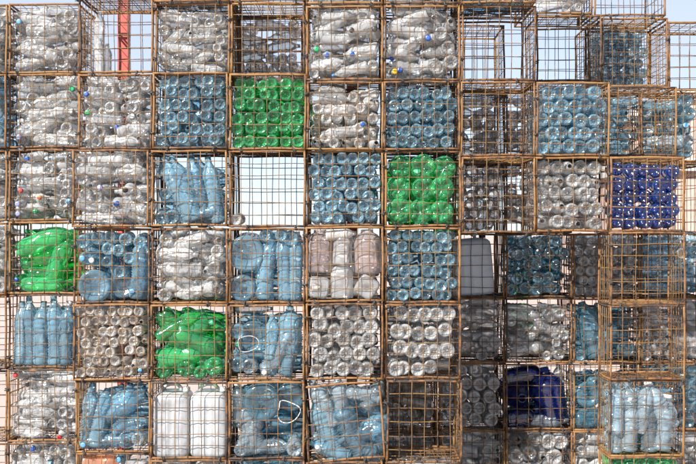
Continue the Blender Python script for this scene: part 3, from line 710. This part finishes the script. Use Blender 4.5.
grid(B(3,5), 'blue', 5, 5, neck=.2)

capat((1,0), (17,20,'sky')); capat((1,1), (72,87,'green'), (16,138,'lavender')); capat((2,1), (84,94,'blue'), (85,110,'green'), (115,128,'blue'))
capat((1,2), (18,192,'red'), (38,199,'orange'), (26,156,'blue'), (35,213,'green'), (13,201,'lavender'), (14,213,'lavender')); capat((2,2), (102,190,'lavender'), (127,187,'black'), (114,203,'blue'))
capat((3,0), (187,32,'green')); capat((5,0), (310,49,'green'), (327,54,'blue'), (352,30,'black'), (376,30,'black'), (351,53,'blue')); capat((6,0), (430,38,'blue'), (389,74,'yellow'), (402,74,'blue'))
capat((5,1), (362,123,'blue')); capat(B(0,1), (466,136,'red'), (478,140,'sky')); capat(B(1,2), (516,170,'red'), (517,190,'blue'))
capat((1,5), (13,377,'red'), (25,384,'black'), (60,434,'red')); capat((1,6), (32,450,'blue')); capat(B(0,4), (474,315,'yellow'), (487,308,'black'), (478,327,'green'))
capat((1,3), (14,281,'blue'))

# ------------------------------------------------------------------ build the bottles
LOOK = dict(clear='clear bottle', beige='dusty clear bottle', brown='brownish bottle', blue='light blue bottle', teal='teal blue bottle', pale='pale blue bottle', green='green bottle',
            navy='royal blue bottle', deepnavy='dark navy bottle', pink='pinkish jar', milk='whitish container', orange='orange jug')
CLEARISH = ('clear', 'beige', 'brown', 'milk'); BLUEISH = ('blue', 'teal', 'pale', 'navy', 'deepnavy')
def family(m): return 'clear' if m in CLEARISH else 'blue' if m in BLUEISH else 'other'
def visible(it):
    c = CAGES[it['key']]; k = 1/(1+c['D']/DC)
    x, y, z = it['c']; px = 348+x/P*76.5*k; py = 235-(z-CAMZ)/P*76.5*k
    if px < -4 or px > 700 or py < -5 or py > 469: return 0
    side = 1-abs(it['d'].y)
    a = it['r']**2*(3.1+side*ASPECT[it['kind']]*it['ls']*2)*k*k
    if c['D'] > .5 and it['key'][0] not in (0, 1): a *= .55         # behind another cage or in the bay
    if it['cap']: a *= 1.15
    return a
single, rest = [], dict(clear=[], blue=[], other=[])
for fam, lim in (('clear', 330), ('blue', 330), ('other', 400)):
    its = [i for i in ITEMS if family(i['mat']) == fam]
    front = sorted([i for i in its if not i['fill'] and visible(i) > 0], key=visible, reverse=True)
    single += front[:lim]; rest[fam] += front[lim:]+[i for i in its if i['fill'] or visible(i) == 0]
def xform(it):
    L = it['r']*ASPECT[it['kind']]*it['ls']
    q = Vector((0, 0, 1)).rotation_difference(it['d'])
    return Matrix.Translation(it['c']-it['d']*L/2) @ q.to_matrix().to_4x4() @ Matrix.Rotation(it['roll'], 4, 'Z') @ Matrix.Diagonal((it['r']/R0, it['r']/R0, it['r']/R0*it['ls'], 1))
# places inside each cage, for telling look-alikes apart
bykey = {}
for it in ITEMS:
    if not it['fill']: bykey.setdefault(it['key'], []).append(it)
for key, its in bykey.items():
    c = CAGES[key]
    rows = {}
    for it in its:
        r = it['row'] if it['row'] else 1+int(max(0, min(.999, (c['z1']-it['c'].z)/(c['z1']-c['z0'])))*4)
        it['lrow'] = r; rows.setdefault(r, []).append(it)
    order = {r: n+1 for n, r in enumerate(sorted(rows))}
    for r, l in rows.items():
        for n, it in enumerate(sorted(l, key=lambda i: i['c'].x)): it['place'] = (n+1, order[r])
for it in single:
    c = CAGES[it['key']]; base = LOOK[it['mat']]
    if it['kind'] == 'big': base = base.replace('bottle', 'jug')
    if it['kind'] == 'square' and it['mat'] != 'milk': base = 'square clear jug'
    if it['kind'] == 'jar' and it['mat'] != 'pink': base = 'clear jar'
    name = base.replace(' ', '_')
    o = link(name, bottle_mesh(it['kind'], it['var'])); o.matrix_world = xform(it)
    o.material_slots[0].link = 'OBJECT'; o.material_slots[0].material = M[it['mat']]
    look = base
    if it['cap']: look += f" with {'pale' if it['cap']=='sky' else it['cap']} cap"
    n, r = it['place']
    lab = f"{look}, {ORD[n]} from left, {ORD[r]} layer, cage {c['phrase']}"
    tag(o, lab, base.split()[-1], f"{base}s in the cages")
    if it['cap']:
        cp = link('cap', cap_mesh(it['kind'], it['cap']), o)
# those past the count, and those deeper inside the cages
for fam, its in rest.items():
    if not its: continue
    VV, FF, MI, AT = [], [], [], []; mats = sorted({i['mat'] for i in its}); base = 0
    cache = {}
    for it in its:
        sg = 12 if it['fill'] else 27 if visible(it) > 0 else 14; me = bottle_mesh(it['kind'], it['var'], sg)
        kk = (it['kind'], it['var'], sg)
        if kk not in cache:
            a = np.empty(len(me.vertices)*3); me.vertices.foreach_get('co', a); b = np.empty(len(me.vertices)); me.attributes['foot'].data.foreach_get('value', b); cache[kk] = (a.reshape(-1, 3), [tuple(p.vertices) for p in me.polygons], b)
        a, fs, fo = cache[kk]; AT.append(fo); m = np.array(xform(it))
        VV.append(a @ m[:3, :3].T+m[:3, 3]); FF += [tuple(base+i for i in q) for q in fs]; MI += [mats.index(it['mat'])]*len(fs); base += len(a)
    me = bpy.data.meshes.new('packed_bottles'); me.from_pydata(np.concatenate(VV).tolist(), [], FF)
    for mm in mats: me.materials.append(M[mm])
    me.polygons.foreach_set('material_index', MI); me.polygons.foreach_set('use_smooth', [True]*len(FF)); me.update()
    me.attributes.new('foot', 'FLOAT', 'POINT').data.foreach_set('value', np.concatenate(AT))
    tag(link('packed_bottles', me), f"mass of {dict(clear='clear', blue='blue', other='coloured')[fam]} bottles packed deeper in the cages", 'bottles', kind='stuff')

# ------------------------------------------------------------------ jerrycans
def rounded_can(w, d, h, mat, ribs=True):
    """blow-moulded canister: rounded block, upright flutes, chamfered shoulders"""
    V, F = [], []; n = 56; rows = [(.0,.86),(.02,.95),(.06,1),(.5,1),(.86,1),(.92,.97),(.96,.88),(.985,.74),(1,.5),(1.0,.1)]
    for t, s in rows:
        for k in range(n):
            a = 2*math.pi*k/n; ca, sa = math.cos(a), math.sin(a); q = 7
            rad = 1/((abs(ca)**q+abs(sa)**q)**(1/q)); x, y = rad*ca, rad*sa
            if ribs and .04 < t < .9 and abs(y) > .8 and abs(x) < .82: y *= 1-.085*(.5+.5*math.cos(x*5.5*math.pi))
            V.append((x*w/2*s, y*d/2*s, t*h))
    for i in range(len(rows)-1):
        for k in range(n):
            l = (k+1) % n; F.append((i*n+k, i*n+l, (i+1)*n+l, (i+1)*n+k))
    F.append(tuple(range(n))[::-1]); F.append(tuple(range((len(rows)-1)*n, len(rows)*n)))
    return mesh('body', V, F, M[mat])
def jerrycan(key, px0, px1, py0, py1, mat, label, rot=0, capcol='white', dy=0):
    c = CAGES[key]; x0, _, z1 = at(px0, py0, c['D']); x1, _, z0 = at(px1, py1, c['D'])
    w, h = x1-x0, z1-z0; d = .22
    root = link('jerrycan', None); root.location = ((x0+x1)/2, c['y0']+d/2+.006+dy, z0); root.rotation_euler = (0, R(rot), 0)
    tag(root, label, 'jerrycan', 'canisters in the cages')
    link('body', rounded_can(w, d, h*.9, mat), root)
    V, F = [], []; tube([(-w*.28,0,h*.87), (-w*.25,0,h*.95), (-w*.1,0,h*.985), (w*.1,0,h*.985), (w*.2,0,h*.93), (w*.22,0,h*.87)], .011, 8, V=V, F=F)
    link('handle', mesh('handle', V, F, M[mat]), root)
    cp = link('cap', cap_mesh('small', capcol), root); cp.scale = (1.25, 1.25, 1.4); cp.location = (w*.36, 0, h*.9-.05*7*.97)
jerrycan((3,5), 151.8, 188.3, 386, 458, 'milk', 'white fluted jerrycan, left one of the pair, cage sixth-row third-column')
jerrycan((3,5), 189, 225.8, 386, 458, 'milk', 'white fluted jerrycan, right one of the pair, cage sixth-row third-column')
jerrycan(B(0,3), 447, 497, 232, 296, 'greyblue', 'big grey-blue canister tilted in the shaded bay cage', rot=-5, capcol='black')

# ------------------------------------------------------------------ white carrying handles
def strap(px, py, D, pts, label, rot=0, rad=.0028, mat='cap_white'):
    x, y, z = at(px, py, D); k = P/76.5
    n = len(pts); sm = []
    for i in range(n):
        p0, p1, p2, p3 = (Vector(pts[(i+q) % n]) for q in (-1, 0, 1, 2))
        for t in (0, .25, .5, .75):
            q = .5*((2*p1)+(p2-p0)*t+(2*p0-5*p1+4*p2-p3)*t*t+(3*p1-p0-3*p2+p3)*t**3)
            sm.append((q.x*k, .008*math.sin(q.x*.25+q.y*.1), q.y*k))
    V, F = [], []; tube(sm, rad, 6, True, V, F)
    o = link('carrying_handle', mesh('carrying_handle', V, F, M[mat])); o.location = (x, y+.027, z); o.rotation_euler = (R(6), R(rot), 0)
    tag(o, label, 'handle', 'loose white carrying handles')
strap(288, 413, 0, [(-7,12),(3,9),(11,5),(12,0),(7,-8),(-1,-11),(-8,-9),(-11,-2),(-9,5)], 'white plastic ring handle over the big blue jugs, sixth row')
strap(248, 346, 0, [(-10,6),(-4,9),(4,9),(10,5),(9,-2),(0,-6),(-8,-5)], 'white plastic ring handle among mixed blue bottles, fifth row', rad=.0025, mat='milk')
strap(126, 441, 0, [(-6,6),(2,8),(8,4),(8,-5),(0,-8),(-7,-5)], 'pale plastic ring handle at the foot of jumbled blue bottles', rad=.0027, mat='pale')
